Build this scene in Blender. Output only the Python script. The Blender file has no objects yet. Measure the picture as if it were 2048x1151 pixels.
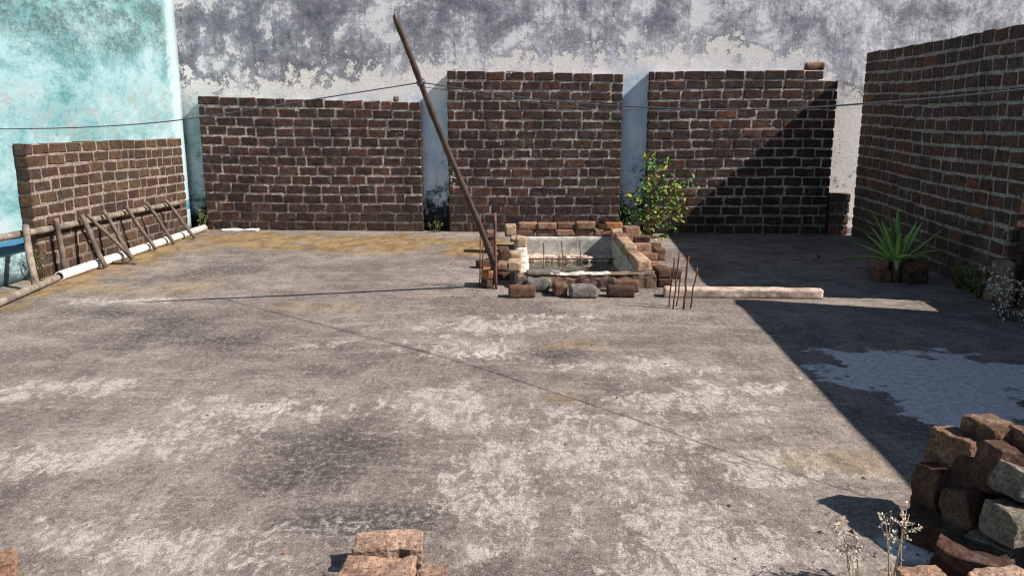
import bpy, bmesh, math, random
from mathutils import Vector, Matrix, noise, Euler

# ------------------------------------------------------------------ camera, sky, sun, exposure
scene = bpy.context.scene
R = math.radians
cd = bpy.data.cameras.new('camera')
cam = bpy.data.objects.new('camera', cd)
scene.collection.objects.link(cam)
cd.sensor_width = 36.0
cd.lens = 36.0 * 1600 / 2048
cd.clip_start = 0.05
cd.clip_end = 500
cam.location = (0, 0, 1.5)
cam.rotation_euler = (R(90 - 12.014), 0, 0)
scene.camera = cam
scene.render.resolution_x, scene.render.resolution_y = 1024, 575

SUN_EL, SUN_AZ = 43.0, 17.0          # the sun stands to the right, a little behind the camera
sun_dir = Vector((math.cos(R(SUN_EL)) * math.cos(R(SUN_AZ)), -math.cos(R(SUN_EL)) * math.sin(R(SUN_AZ)), math.sin(R(SUN_EL))))
world = bpy.data.worlds.new('World')
scene.world = world
world.use_nodes = True
wn = world.node_tree
bg = wn.nodes['Background']
sky = wn.nodes.new('ShaderNodeTexSky')
sky.sky_type = 'NISHITA'
sky.sun_disc = False
sky.sun_elevation = R(SUN_EL)
sky.sun_rotation = math.atan2(sun_dir.x, sun_dir.y)
sky.air_density = 1.0
sky.dust_density = 0.3
wn.links.new(sky.outputs[0], bg.inputs[0])
bg.inputs[1].default_value = 0.060
sd = bpy.data.lights.new('sun', 'SUN')
sd.energy = 5.0
sd.angle = R(0.5)
sd.color = (1.0, 0.94, 0.86)
sun = bpy.data.objects.new('sun', sd)
scene.collection.objects.link(sun)
sun.rotation_euler = sun_dir.to_track_quat('Z', 'Y').to_euler()
sun.location = (12, -4, 12)
vs = scene.view_settings
vs.view_transform = 'Standard'
vs.look = 'None'
vs.exposure = 0.57
vs.gamma = 1.0
scene.cycles.max_bounces = 4
scene.cycles.diffuse_bounces = 3
scene.cycles.use_adaptive_sampling = True
scene.cycles.adaptive_threshold = 0.02
scene.cycles.use_denoising = True
scene.cycles.pixel_filter_type = 'BLACKMAN_HARRIS'
scene.cycles.filter_width = 1.15

COL = scene.collection
rnd = random.Random(7)

# ------------------------------------------------------------------ node helpers
class NT:
    def __init__(s, name):
        s.m = bpy.data.materials.new(name)
        s.m.use_nodes = True
        s.t = s.m.node_tree
        s.b = s.t.nodes['Principled BSDF']
        s.b.inputs['Roughness'].default_value = 0.92
        s.b.inputs['Specular IOR Level'].default_value = 0.2
        g = s.t.nodes.new('ShaderNodeNewGeometry')
        s.P = g.outputs['Position']
        s.geo = g
        s.xyz = None
    def n(s, k): return s.t.nodes.new(k)
    def put(s, sock, v):
        if isinstance(v, bpy.types.NodeSocket): s.t.links.new(v, sock)
        elif isinstance(v, (tuple, list)) and len(v) == 3 and sock.type == 'RGBA': sock.default_value = (*v, 1)
        else: sock.default_value = v
    def math(s, op, a, b=0.0, c=None, clamp=False):
        n = s.n('ShaderNodeMath'); n.operation = op; n.use_clamp = clamp
        s.put(n.inputs[0], a); s.put(n.inputs[1], b)
        if c is not None: s.put(n.inputs[2], c)
        return n.outputs[0]
    def vmath(s, op, a, b):
        n = s.n('ShaderNodeVectorMath'); n.operation = op
        s.put(n.inputs[0], a); s.put(n.inputs[1], b)
        return n.outputs['Value'] if op in ('LENGTH', 'DISTANCE', 'DOT_PRODUCT') else n.outputs[0]
    def comp(s, i):
        if s.xyz is None:
            n = s.n('ShaderNodeSeparateXYZ'); s.t.links.new(s.P, n.inputs[0]); s.xyz = n
        return s.xyz.outputs[i]
    def noise(s, scale, detail=6, rough=0.6, dist=0.0, stretch=None, vec=None, out=0):
        v = vec or s.P
        if stretch: v = s.vmath('MULTIPLY', v, stretch)
        n = s.n('ShaderNodeTexNoise')
        s.put(n.inputs['Vector'], v)
        n.inputs['Scale'].default_value = scale; n.inputs['Detail'].default_value = detail
        n.inputs['Roughness'].default_value = rough; n.inputs['Distortion'].default_value = dist
        return n.outputs[out]
    def rng(s, v, a, b, lo=0.0, hi=1.0, smooth=True):
        n = s.n('ShaderNodeMapRange'); n.interpolation_type = 'SMOOTHSTEP' if smooth else 'LINEAR'
        s.put(n.inputs[0], v); n.inputs[1].default_value = a; n.inputs[2].default_value = b
        n.inputs[3].default_value = lo; n.inputs[4].default_value = hi
        return n.outputs[0]
    def mix(s, f, a, b, mode='MIX'):
        n = s.n('ShaderNodeMix'); n.data_type = 'RGBA'; n.blend_type = mode
        s.put(n.inputs[0], f); s.put(n.inputs[6], a); s.put(n.inputs[7], b)
        return n.outputs[2]
    def ramp(s, f, stops, mode='LINEAR'):
        n = s.n('ShaderNodeValToRGB'); r = n.color_ramp; r.interpolation = mode
        while len(r.elements) < len(stops): r.elements.new(0.5)
        for e, (p, c) in zip(r.elements, stops):
            e.position = p; e.color = (*c, 1) if len(c) == 3 else c
        s.put(n.inputs[0], f)
        return n.outputs[0]
    def blob(s, cx, cy, rx, ry, wob, soft=0.5, rot=0.0):
        """soft round stain on the ground, its edge broken by the noise socket wob"""
        n = s.n('ShaderNodeMapping'); n.vector_type = 'TEXTURE'
        s.put(n.inputs[0], s.P)
        n.inputs[1].default_value = (cx, cy, 0); n.inputs[2].default_value = (0, 0, rot); n.inputs[3].default_value = (rx, ry, 1)
        l = s.vmath('LENGTH', n.outputs[0], (0, 0, 0))
        l = s.math('ADD', l, wob)
        return s.rng(l, 1.0, 1.0 - soft)
    def bump(s, h, strength=0.5, dist=0.01):
        n = s.n('ShaderNodeBump'); n.inputs['Strength'].default_value = strength; n.inputs['Distance'].default_value = dist
        s.put(n.inputs['Height'], h); s.t.links.new(n.outputs[0], s.b.inputs['Normal'])
    def color(s, c): s.put(s.b.inputs['Base Color'], c)

def mx(t, *a):
    o = a[0]
    for b in a[1:]: o = t.math('MAXIMUM', o, b)
    return o

# ------------------------------------------------------------------ materials
def mat_floor():
    t = NT('weathered_concrete')
    big = t.noise(0.9, 6, 0.66)
    mid = t.noise(5.5, 7, 0.74, 0.4, stretch=(1.1, 0.6, 1))
    grit = t.noise(34, 6, 0.8, 0.2, stretch=(1, 0.8, 1))
    fine = t.noise(120, 3, 0.75)
    n26 = t.noise(2.6, 7, 0.68)
    w = t.math('MULTIPLY', t.math('SUBTRACT', n26, 0.5), 2.6)
    w2 = t.math('MULTIPLY', t.math('SUBTRACT', t.noise(9, 7, 0.75), 0.5), 4.5)
    rotv = t.n('ShaderNodeMapping'); t.put(rotv.inputs[0], t.P); rotv.inputs[2].default_value = (0, 0, -0.75); rotv.inputs[3].default_value = (0.6, 1.8, 1)
    sweep = t.noise(3.0, 6, 0.75, 0.3, vec=rotv.outputs[0])
    base = t.mix(t.rng(big, 0.38, 0.62), (0.184, 0.146, 0.127), (0.322, 0.264, 0.231))
    base = t.mix(t.rng(mid, 0.38, 0.60), t.mix(1.0, base, (0.60, 0.59, 0.60), 'MULTIPLY'), base)
    base = t.mix(t.math('MULTIPLY', t.rng(sweep, 0.50, 0.64), 0.45), base, (0.42, 0.365, 0.325))
    # dark pits and pale sand grains
    base = t.mix(t.math('MULTIPLY', t.rng(grit, 0.50, 0.36), 0.66), base, (0.055, 0.046, 0.043))
    base = t.mix(t.math('MULTIPLY', t.rng(grit, 0.53, 0.66), 0.65), base, (0.52, 0.455, 0.395))
    base = t.mix(t.math('MULTIPLY', t.rng(fine, 0.52, 0.66), 0.50), base, (0.54, 0.475, 0.42))
    base = t.mix(t.math('MULTIPLY', t.rng(fine, 0.48, 0.34), 0.62), base, (0.070, 0.058, 0.053))
    # lime-pale worn areas: soft spread, with ragged crisp islands inside it
    areas = [(-.05, 5.75, 1.1, .4), (-.3, 5.15, .75, .4), (-.4, 4.0, .55, .6), (.35, 3.5, 1.05, .85), (1.05, 4.15, .8, .55), (-.05, 2.95, .55, .65), (-1.3, 3.95, .75, .36),
             (-1.9, 3.45, .95, .4), (.8, 4.7, .8, .35), (1.15, 3.3, .5, .45), (-1.2, 2.55, 1.0, .45), (-2.5, 4.3, .7, .3), (.75, 2.6, .8, .55), (-3.3, 6.5, .7, .3)]
    a = None
    for q in areas:
        b = t.blob(*q, w, 0.9)
        a = b if a is None else t.math('MAXIMUM', a, b)
    nf = t.noise(8.5, 8, 0.80, 0.6, stretch=(1.2, 0.62, 1))
    isl = t.rng(t.math('ADD', nf, t.math('MULTIPLY', t.math('SUBTRACT', a, 0.5), 0.16)), 0.51, 0.60)
    isl = t.math('MULTIPLY', isl, t.rng(a, 0.02, 0.30))
    body = t.math('ADD', t.math('MULTIPLY', t.rng(grit, 0.40, 0.57), 0.72), 0.28)
    base = t.mix(t.math('MULTIPLY', a, 0.16), base, (0.50, 0.44, 0.385))
    base = t.mix(t.math('MULTIPLY', t.math('MULTIPLY', isl, body), 0.92), base, t.mix(t.rng(fine, .4, .6), (0.40, 0.345, 0.305), (0.68, 0.60, 0.535)))
    # a few denser scrapes of lime
    strk = None
    for q in [(-1.3, 5.2, .24, .10, .25), (-.12, 4.95, .34, .14, -.25), (.25, 6.0, .6, .10, 0), (-1.15, 3.95, .22, .16, .3), (-.15, 2.55, .14, .10, .2), (1.3, 4.35, .3, .16, 0)]:
        b = t.blob(q[0], q[1], q[2], q[3], w2, 0.5, q[4])
        strk = b if strk is None else t.math('MAXIMUM', strk, b)
    base = t.mix(t.math('MULTIPLY', t.math('MULTIPLY', strk, t.rng(nf, 0.46, 0.58)), 0.45), base, (0.74, 0.665, 0.60))
    # dark mottling
    d = mx(t, t.blob(-2.5, 5.6, .6, .65, w, 0.9), t.blob(-3.2, 6.1, .7, .35, w, 0.9), t.blob(-2.0, 5.3, .4, .3, w, 0.9), t.blob(-2.9, 7.9, .6, .8, w, 0.9), t.blob(.25, 5.0, .3, .25, w, .8), t.blob(-.55, 2.8, .6, .25, w, .8), t.blob(-.85, 3.4, .5, .6, w, .9))
    d = t.math('MULTIPLY', d, t.rng(grit, 0.60, 0.44, 0.25, 1.0))
    base = t.mix(t.math('MULTIPLY', d, 0.85), base, (0.058, 0.050, 0.048))
    # ochre algae along the walls
    o = mx(t, t.blob(-3.1, 9.9, 1.25, .95, w, 0.6), t.blob(-1.7, 9.7, 1.5, .95, w, 0.6), t.blob(-.4, 9.4, .65, .9, w, 0.6), t.blob(-4.2, 8.6, .55, 2.8, w, 0.6))
    o2 = mx(t, t.blob(-3.0, 7.1, .45, .4, w, .7), t.blob(-1.5, 6.3, .6, .25, w, .8), t.blob(.35, 5.2, .35, .2, w, .8), t.blob(.25, 4.15, .14, .12, w, .7), t.blob(1.45, 3.35, .3, .2, w, .8), t.blob(-3.6, 6.9, .5, .3, w, .8))
    o = t.math('MAXIMUM', o, t.math('MULTIPLY', o2, 0.42))
    base = t.mix(t.math('MULTIPLY', o, 0.80), base, t.mix(t.rng(mid, 0.4, 0.6), (0.19, 0.115, 0.042), (0.34, 0.225, 0.095)))
    # thin spread of pale cement at the right
    c = mx(t, t.blob(2.43, 4.68, .60, .42, w, .16), t.blob(2.72, 4.60, .52, .46, w, .16), t.blob(2.34, 4.05, .33, .52, w, .16), t.blob(1.44, 2.62, .13, .14, w, .5))
    c = t.math('MULTIPLY', c, t.rng(t.noise(26, 6, 0.85), 0.40, 0.54, 0.5, 1.0))
    base = t.mix(t.math('MULTIPLY', c, 0.95), base, (0.82, 0.78, 0.78))
    t.color(base)
    h = t.math('ADD', grit, t.math('MULTIPLY', fine, 0.4))
    h = t.math('ADD', h, t.math('MULTIPLY', mid, 1.0))
    t.bump(h, 0.85, 0.014)
    return t.m

def mat_brick(name, stops, smear=0.35, mold=0.5, smearcol=(.36, .31, .29), moldcol=(.022, .020, .020), moss=0.0, mosscol=(.05, .06, .025), bump=0.7):
    t = NT(name)
    oi = t.n('ShaderNodeObjectInfo')
    base = t.ramp(oi.outputs['Random'], stops)
    m = t.noise(16, 5, 0.75, 0.3)
    base = t.mix(t.rng(m, 0.35, 0.65), t.mix(1.0, base, (0.48, 0.45, 0.46), 'MULTIPLY'), base)
    g = t.noise(80, 4, 0.8)
    base = t.mix(t.math('MULTIPLY', t.rng(g, 0.52, 0.38), 0.6), base, (0.02, 0.016, 0.014))
    mo = t.math('MULTIPLY', t.rng(t.noise(2.3, 5, 0.7), 0.46, 0.62), mold)
    base = t.mix(mo, base, moldcol)
    if moss > 0:
        base = t.mix(t.math('MULTIPLY', t.rng(t.noise(4.1, 8, 0.75), 0.50, 0.66), moss), base, mosscol)
    sm = t.math('MULTIPLY', t.rng(t.noise(7.5, 7, 0.8, 0.6), 0.53, 0.64), smear)
    base = t.mix(sm, base, smearcol)
    t.color(base)
    t.bump(t.math('ADD', t.math('MULTIPLY', g, 0.7), m), bump, 0.016)
    return t.m

def mat_mortar(name, col, dark=(.035, .03, .028), amt=0.6):
    t = NT(name)
    base = t.mix(t.rng(t.noise(9, 8, 0.75), 0.3, 0.7), tuple(c * .6 for c in col), col)
    base = t.mix(t.math('MULTIPLY', t.rng(t.noise(2.3, 8, 0.7), 0.46, 0.64), amt), base, dark)
    base = t.mix(t.math('MULTIPLY', t.rng(t.noise(30, 6, 0.7), 0.56, 0.40), 0.55), base, dark)
    z = t.math('ADD', t.comp(2), t.math('MULTIPLY', t.math('SUBTRACT', t.noise(5, 5, .7), .5), 1.1))
    base = t.mix(t.math('MULTIPLY', t.rng(z, .55, .05), .62), base, (.10, .07, .055))
    t.color(base)
    t.bump(t.noise(60, 6, 0.75), 0.7, 0.012)
    return t.m

def mat_backwall():
    t = NT('stained_plaster')
    x, z = t.comp(0), t.comp(2)
    n1 = t.noise(1.5, 7, 0.68, 0.5)
    n2 = t.noise(4.2, 8, 0.78)
    n3 = t.noise(28, 6, 0.8)
    strk = t.noise(7, 7, 0.7, 0.2, stretch=(1.6, 1, 0.22))
    f = t.math('ADD', t.math('MULTIPLY', n1, 0.6), t.math('MULTIPLY', n2, 0.4))
    f = t.math('ADD', f, t.math('MULTIPLY', t.math('SUBTRACT', strk, 0.5), 0.13))
    # darker to the left, whiter towards the right end
    f = t.math('ADD', f, t.rng(x, -4.2, 5.0, -0.05, 0.035, False))
    f = t.math('ADD', f, t.math('MULTIPLY', t.math('SUBTRACT', n3, 0.5), 0.15))
    grey = t.ramp(f, [(0.33, (.12, .118, .138)), (0.42, (.235, .232, .268)), (0.48, (.36, .355, .40)), (0.525, (.58, .57, .62)), (0.59, (.92, .89, .93))])
    # dark vertical mould runs
    run = t.math('MULTIPLY', t.rng(strk, 0.54, 0.68), t.rng(n2, 0.50, 0.40))
    grey = t.mix(t.math('MULTIPLY', run, 0.6), grey, (.07, .065, .085))
    fr = t.noise(13, 5, 0.7, 0, stretch=(1.5, 1, 0.10))
    grey = t.mix(t.math('MULTIPLY', t.math('MULTIPLY', t.rng(fr, .56, .66), t.rng(n1, .40, .56)), .55), grey, (.045, .045, .055))
    flake = t.rng(t.math('ADD', n2, t.math('MULTIPLY', t.math('SUBTRACT', n1, .5), .8)), .59, .62)
    grey = t.mix(t.math('MULTIPLY', flake, .85), grey, (.93, .88, .87))
    lime = t.math('MULTIPLY', t.blob(1.32, 0, .10, 99, t.math('MULTIPLY', t.math('SUBTRACT', n2, .5), 2.4), .8), t.rng(z, 1.9, 2.4))
    grey = t.mix(t.math('MULTIPLY', lime, 0.75), grey, (.80, .78, .80))
    dk = t.blob(3.93, 0, .03, 99, t.math('MULTIPLY', t.math('SUBTRACT', n2, .5), 3.4), .8)
    grey = t.mix(t.math('MULTIPLY', dk, 0.8), grey, (.07, .065, .07))
    # bare lime band over the brick panels: its height follows the panels
    top = t.ramp(t.rng(x, -5.0, 5.0, 0, 1, False), [(0.0, (.69,) * 3), (0.25, (.70,) * 3), (0.36, (.755,) * 3), (0.40, (.80,) * 3), (0.62, (.80,) * 3), (0.80, (.835,) * 3), (0.88, (.80,) * 3), (0.92, (.60,) * 3)])
    zt = t.math('MULTIPLY', top, 2.72)
    wob = t.math('ADD', t.math('MULTIPLY', t.math('SUBTRACT', n2, 0.5), 2.2), t.math('MULTIPLY', t.math('SUBTRACT', n1, 0.5), 1.2))
    d = t.math('SUBTRACT', t.math('ADD', z, wob), zt)
    band = t.rng(d, 0.09, 0.05)
    white = t.mix(t.rng(n3, 0.35, 0.6), (.90, .81, .765), (.97, .91, .875))
    fl = t.math('MULTIPLY', t.rng(n2, 0.60, 0.66), 0.7)
    white = t.mix(fl, white, (.30, .29, .31))
    col = t.mix(band, grey, white)
    # faded blue paint between the panels with their blue shade coloured in, black mould at the foot
    pz = t.ramp(t.rng(x, -5.0, 5.0, 0, 1, False), [(0.0, (.57,) * 3), (0.30, (.54,) * 3), (0.40, (.56,) * 3), (0.62, (.66,) * 3), (0.9, (.66,) * 3), (0.92, (.0,) * 3)])
    lowz = t.math('MULTIPLY', pz, 3.0)
    low = t.rng(t.math('SUBTRACT', t.math('ADD', z, t.math('MULTIPLY', wob, 0.25)), lowz), 0.30, -0.20)
    lb = t.rng(x, -4.1, -1.5)
    blue = t.mix(t.rng(n2, 0.38, 0.62), t.mix(lb, (.20, .34, .37), (.46, .62, .78)), t.mix(lb, (.42, .55, .57), (.68, .80, .90)))
    col = t.mix(t.math('MULTIPLY', low, 0.92), col, blue)
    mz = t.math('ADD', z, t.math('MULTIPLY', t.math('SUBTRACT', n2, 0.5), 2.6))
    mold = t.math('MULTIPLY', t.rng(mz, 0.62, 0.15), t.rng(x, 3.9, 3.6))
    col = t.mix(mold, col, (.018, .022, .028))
    spots = t.math('MULTIPLY', t.rng(t.noise(9, 6, 0.75), 0.55, 0.62), t.rng(z, 1.5, 0.5))
    col = t.mix(t.math('MULTIPLY', spots, 0.75), col, (.03, .04, .05))
    t.color(col)
    t.bump(t.math('ADD', t.math('ADD', t.math('MULTIPLY', n2, 1.6), t.math('MULTIPLY', n3, 0.7)), t.math('MULTIPLY', t.math('MAXIMUM', band, flake), -0.5)), 0.5, 0.014)
    return t.m

def mat_cyan():
    t = NT('faded_turquoise_limewash')
    y, z = t.comp(1), t.comp(2)
    n1 = t.noise(1.9, 7, 0.7, 0.3, stretch=(1, 0.55, 1))
    n2 = t.noise(7, 7, 0.8, 0, stretch=(1, 0.5, 0.9))
    n3 = t.noise(34, 4, 0.75, 0, stretch=(1, 0.6, 1))
    f = t.math('ADD', t.math('MULTIPLY', n1, 0.5), t.math('MULTIPLY', n2, 0.38))
    f = t.math('ADD', f, t.math('MULTIPLY', n3, 0.12))
    col = t.ramp(f, [(0.38, (.07, .205, .22)), (0.445, (.165, .33, .35)), (0.50, (.25, .41, .435)), (0.55, (.33, .48, .505)), (0.64, (.41, .515, .545))])
    pk = t.math('MULTIPLY', t.rng(t.noise(3.1, 6, .75, 0, stretch=(1, .6, 1)), .52, .64), t.rng(z, 2.1, 1.1))
    col = t.mix(t.math('MULTIPLY', pk, .5), col, (.50, .50, .51))
    # grey-green mould that comes down from the top, and a smudged run above the brick panel
    mz = t.math('ADD', z, t.math('MULTIPLY', t.math('SUBTRACT', f, 0.5), -3.4))
    mo = t.math('MULTIPLY', t.rng(mz, 1.95, 2.5), t.rng(n2, 0.38, 0.56))
    col = t.mix(t.math('MULTIPLY', mo, 0.88), col, t.mix(t.rng(n3, .4, .6), (.040, .085, .085), (.10, .17, .16)))
    gr = t.math('MULTIPLY', t.math('MULTIPLY', t.rng(mz, 1.80, 1.5), t.rng(mz, 1.15, 1.4)), t.rng(n2, .47, .58))
    col = t.mix(t.math('MULTIPLY', gr, .6), col, (.22, .25, .235))
    sp = t.math('MULTIPLY', t.rng(n3, .40, .30), .5)
    col = t.mix(sp, col, (.10, .20, .22))
    # bare, dark foot
    fz = t.math('ADD', z, t.math('MULTIPLY', t.math('SUBTRACT', n2, 0.5), 1.3))
    col = t.mix(t.math('MULTIPLY', t.rng(fz, 0.30, 0.05), .8), col, (.05, .07, .08))
    ed = t.rng(t.math('ADD', y, t.math('MULTIPLY', t.math('SUBTRACT', n2, .5), .5)), 10.62, 10.78)
    col = t.mix(t.math('MULTIPLY', ed, .7), col, (.52, .63, .65))
    # deep blue painted stripe
    st = t.math('MULTIPLY', t.rng(z, 0.27, 0.285), t.rng(z, 0.415, 0.40))
    col = t.mix(t.math('MULTIPLY', st, t.rng(n2, .36, .5, .5, .9)), col, (.03, .16, .30))
    t.color(col)
    t.bump(t.math('ADD', n2, t.math('MULTIPLY', n3, 0.5)), 0.4, 0.012)
    return t.m

def mat_plain(name, col, var=0.35, rough=0.9, scale=20, spec=0.2, metal=0.0, bump=0.3, island=None, second=None):
    t = NT(name)
    n = t.noise(scale, 7, 0.7)
    c = t.mix(t.rng(n, 0.3, 0.7), tuple(v * (1 - var) for v in col), tuple(min(1, v * (1 + var)) for v in col))
    if second: c = t.mix(t.rng(t.noise(scale * .35, 7, .7), .48, .6), c, second)
    if island:
        r = t.ramp(t.geo.outputs['Random Per Island'], island)
        c = t.mix(0.85, c, r)
    t.color(c)
    t.b.inputs['Roughness'].default_value = rough
    t.b.inputs['Specular IOR Level'].default_value = spec
    t.b.inputs['Metallic'].default_value = metal
    if bump: t.bump(n, bump, 0.01)
    return t.m

def mat_water():
    t = NT('murky_water')
    t.color(t.mix(t.rng(t.noise(4, 4, .6), .4, .6), (.012, .03, .02), (.05, .055, .03)))
    t.b.inputs['Roughness'].default_value = 0.04
    t.b.inputs['Specular IOR Level'].default_value = 0.5
    t.bump(t.noise(9, 3, .5), 0.06, 0.01)
    return t.m

M = {}
M['floor'] = mat_floor()
M['back'] = mat_backwall()
M['cyan'] = mat_cyan()
M['brick_back'] = mat_brick('dark_weathered_brick', [(0, (.070, .040, .032)), (.25, (.115, .062, .043)), (.5, (.088, .051, .043)), (.72, (.140, .074, .047)), (.9, (.102, .060, .051)), (.985, (.17, .082, .05)), (1, (.24, .10, .055))], smear=0.16, mold=0.6, moss=.15, smearcol=(.40, .345, .325))
M['brick_left'] = mat_brick('sunlit_brown_brick', [(0, (.080, .045, .034)), (.3, (.120, .066, .044)), (.55, (.092, .062, .054)), (.8, (.145, .080, .046)), (1, (.155, .095, .052))], smear=0.14, mold=0.4, smearcol=(.34, .28, .24), moss=.3, mosscol=(.12, .085, .03))
M['brick_right'] = mat_brick('mossy_shaded_brick', [(0, (.13, .088, .066)), (.4, (.18, .105, .078)), (.75, (.15, .115, .095)), (.94, (.22, .11, .075)), (1, (.34, .13, .07))], smear=0.15, mold=0.45, moss=0.25, mosscol=(.08, .09, .05))
M['mortar_back'] = mat_mortar('grey_pink_mortar', (.66, .57, .53), amt=.45)
M['mortar_left'] = mat_mortar('sandy_mortar', (.40, .32, .27), amt=.35)
M['mortar_right'] = mat_mortar('green_grey_mortar', (.52, .47, .42), amt=.35)
M['loose_tan'] = mat_brick('tan_brick', [(0, (.56, .39, .25)), (1, (.66, .48, .32))], smear=.3, mold=.15, smearcol=(.6, .52, .42))
M['loose_orange'] = mat_brick('orange_brick', [(0, (.48, .21, .085)), (1, (.56, .28, .115))], smear=.15, mold=.15)
M['loose_pink'] = mat_brick('pink_brown_brick', [(0, (.37, .205, .14)), (1, (.48, .28, .19))], smear=.3, mold=.2)
M['loose_brown'] = mat_brick('brown_brick', [(0, (.23, .125, .08)), (1, (.32, .18, .12))], smear=.25, mold=.3)
M['loose_dark'] = mat_brick('dark_brick', [(0, (.12, .068, .048)), (1, (.18, .10, .07))], smear=.15, mold=.4)
M['loose_grey'] = mat_brick('grey_lime_caked_brick', [(0, (.24, .215, .19)), (1, (.34, .305, .27))], smear=.4, mold=.2, smearcol=(.55, .52, .48))
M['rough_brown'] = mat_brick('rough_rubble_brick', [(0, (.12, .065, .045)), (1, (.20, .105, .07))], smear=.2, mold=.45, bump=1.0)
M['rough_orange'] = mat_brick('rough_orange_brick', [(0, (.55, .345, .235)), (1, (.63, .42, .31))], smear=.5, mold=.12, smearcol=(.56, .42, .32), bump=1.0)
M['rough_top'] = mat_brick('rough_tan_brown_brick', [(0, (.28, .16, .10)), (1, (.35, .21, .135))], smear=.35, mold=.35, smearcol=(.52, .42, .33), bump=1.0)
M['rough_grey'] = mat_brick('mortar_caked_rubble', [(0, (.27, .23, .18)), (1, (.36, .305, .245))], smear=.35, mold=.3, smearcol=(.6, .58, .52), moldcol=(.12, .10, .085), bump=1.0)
M['plaster'] = mat_plain('pale_cement_render', (.56, .51, .44), .3, second=(.32, .30, .27), bump=.6)
M['render_dark'] = mat_plain('dirty_cement_render', (.20, .13, .095), .45, second=(.09, .065, .055), bump=.8)
M['render_grey'] = mat_plain('wet_grey_render', (.47, .45, .41), .3, second=(.31, .30, .28), bump=.5)
M['concrete'] = mat_plain('pale_concrete', (.52, .405, .34), .3, second=(.34, .25, .205), bump=.8)
M['bamboo'] = mat_plain('weathered_shade_toned_bamboo', (.17, .13, .105), .4, scale=14, second=(.10, .08, .068), bump=.3)  # darker tone for the rungs, their shade put into the colour
M['bamboo_pale'] = mat_plain('sun_bleached_bamboo', (.25, .205, .165), .35, scale=14, second=(.15, .12, .10), bump=.3)
M['pole'] = mat_plain('brown_bamboo_pole', (.085, .060, .050), .4, scale=9, second=(.09, .062, .05), bump=.3)
M['pvc'] = mat_plain('white_plastic_pipe', (.74, .73, .70), .12, second=(.58, .55, .50), rough=.5, spec=.4, bump=0)
M['rust'] = mat_plain('rusty_steel', (.13, .055, .035), .5, scale=40, rough=.8, metal=.2, second=(.20, .085, .05))
M['redrust'] = mat_plain('red_rusted_steel', (.17, .075, .062), .4, scale=25, rough=.75, second=(.11, .07, .08))
M['wire'] = mat_plain('grey_wire', (.11, .11, .13), .2, rough=.5, spec=.4, bump=0)
M['aloe'] = mat_plain('succulent_leaf', (.10, .22, .07), .3, rough=.55, spec=.35, scale=8, island=[(0, (.17, .33, .10)), (.6, (.29, .45, .12)), (1, (.42, .48, .16))])
def mat_leaf():
    t = NT('shrub_leaf')
    r = t.math('ADD', t.math('MULTIPLY', t.geo.outputs['Random Per Island'], 0.30), t.rng(t.noise(4.5, 3, .6), .36, .64, 0, .70))
    t.color(t.ramp(r, [(0, (.03, .09, .045)), (.35, (.08, .17, .045)), (.6, (.17, .26, .05)), (.82, (.36, .34, .06)), (1, (.50, .40, .10))]))
    t.b.inputs['Roughness'].default_value = .55
    return t.m
M['leaf'] = mat_leaf()
M['weed'] = mat_plain('weed_leaf', (.10, .14, .04), .3, scale=8, island=[(0, (.07, .12, .04)), (.5, (.16, .20, .06)), (1, (.33, .31, .14))], bump=0)
M['dry'] = mat_plain('dry_straw', (.40, .31, .22), .3, scale=30, bump=0)
M['drypale'] = mat_plain('dry_seed_head', (.62, .54, .44), .3, scale=30, island=[(0, (.45, .36, .27)), (1, (.78, .72, .62))], bump=0)
M['dry_sunlit'] = mat_plain('painted_sunlit_dried_flowers', (.75, .70, .62), .2, scale=30, island=[(0, (.60, .53, .44)), (1, (.88, .84, .78))], bump=0)  # whitened so that the shaded weed looks sunlit
M['stem'] = mat_plain('twig', (.13, .085, .05), .3, bump=0)
M['water'] = mat_water()
M['slab'] = mat_plain('grey_brown_stone', (.25, .19, .145), .35, second=(.15, .115, .095), bump=.8, scale=10)
M['nearwall'] = mat_mortar('old_grey_render', (.40, .37, .35), amt=.4)

# ------------------------------------------------------------------ object helpers
def props(o, label=None, cat=None, group=None, kind=None):
    if label: o['label'] = label
    if cat: o['category'] = cat
    if group: o['group'] = group
    if kind: o['kind'] = kind
    return o

def link(name, data, mat=None, parent=None, loc=(0, 0, 0), rot=(0, 0, 0), scale=(1, 1, 1)):
    o = bpy.data.objects.new(name, data)
    COL.objects.link(o)
    if mat and data is not None and not data.materials: data.materials.append(mat)
    o.parent = parent
    o.location = loc; o.rotation_euler = rot; o.scale = scale
    return o

def empty(name, loc, rotz=0.0, **k):
    o = link(name, None, loc=loc, rot=(0, 0, rotz))
    o.empty_display_size = 0.1
    return props(o, **k)

def bm_mesh(bm, name, smooth=False):
    me = bpy.data.meshes.new(name)
    bm.normal_update()
    bm.to_mesh(me); bm.free()
    if smooth:
        for p in me.polygons: p.use_smooth = True
    return me

def pydata(name, v, f, smooth=False):
    me = bpy.data.meshes.new(name)
    me.from_pydata(v, [], f); me.update()
    if smooth:
        for p in me.polygons: p.use_smooth = True
    return me

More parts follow.
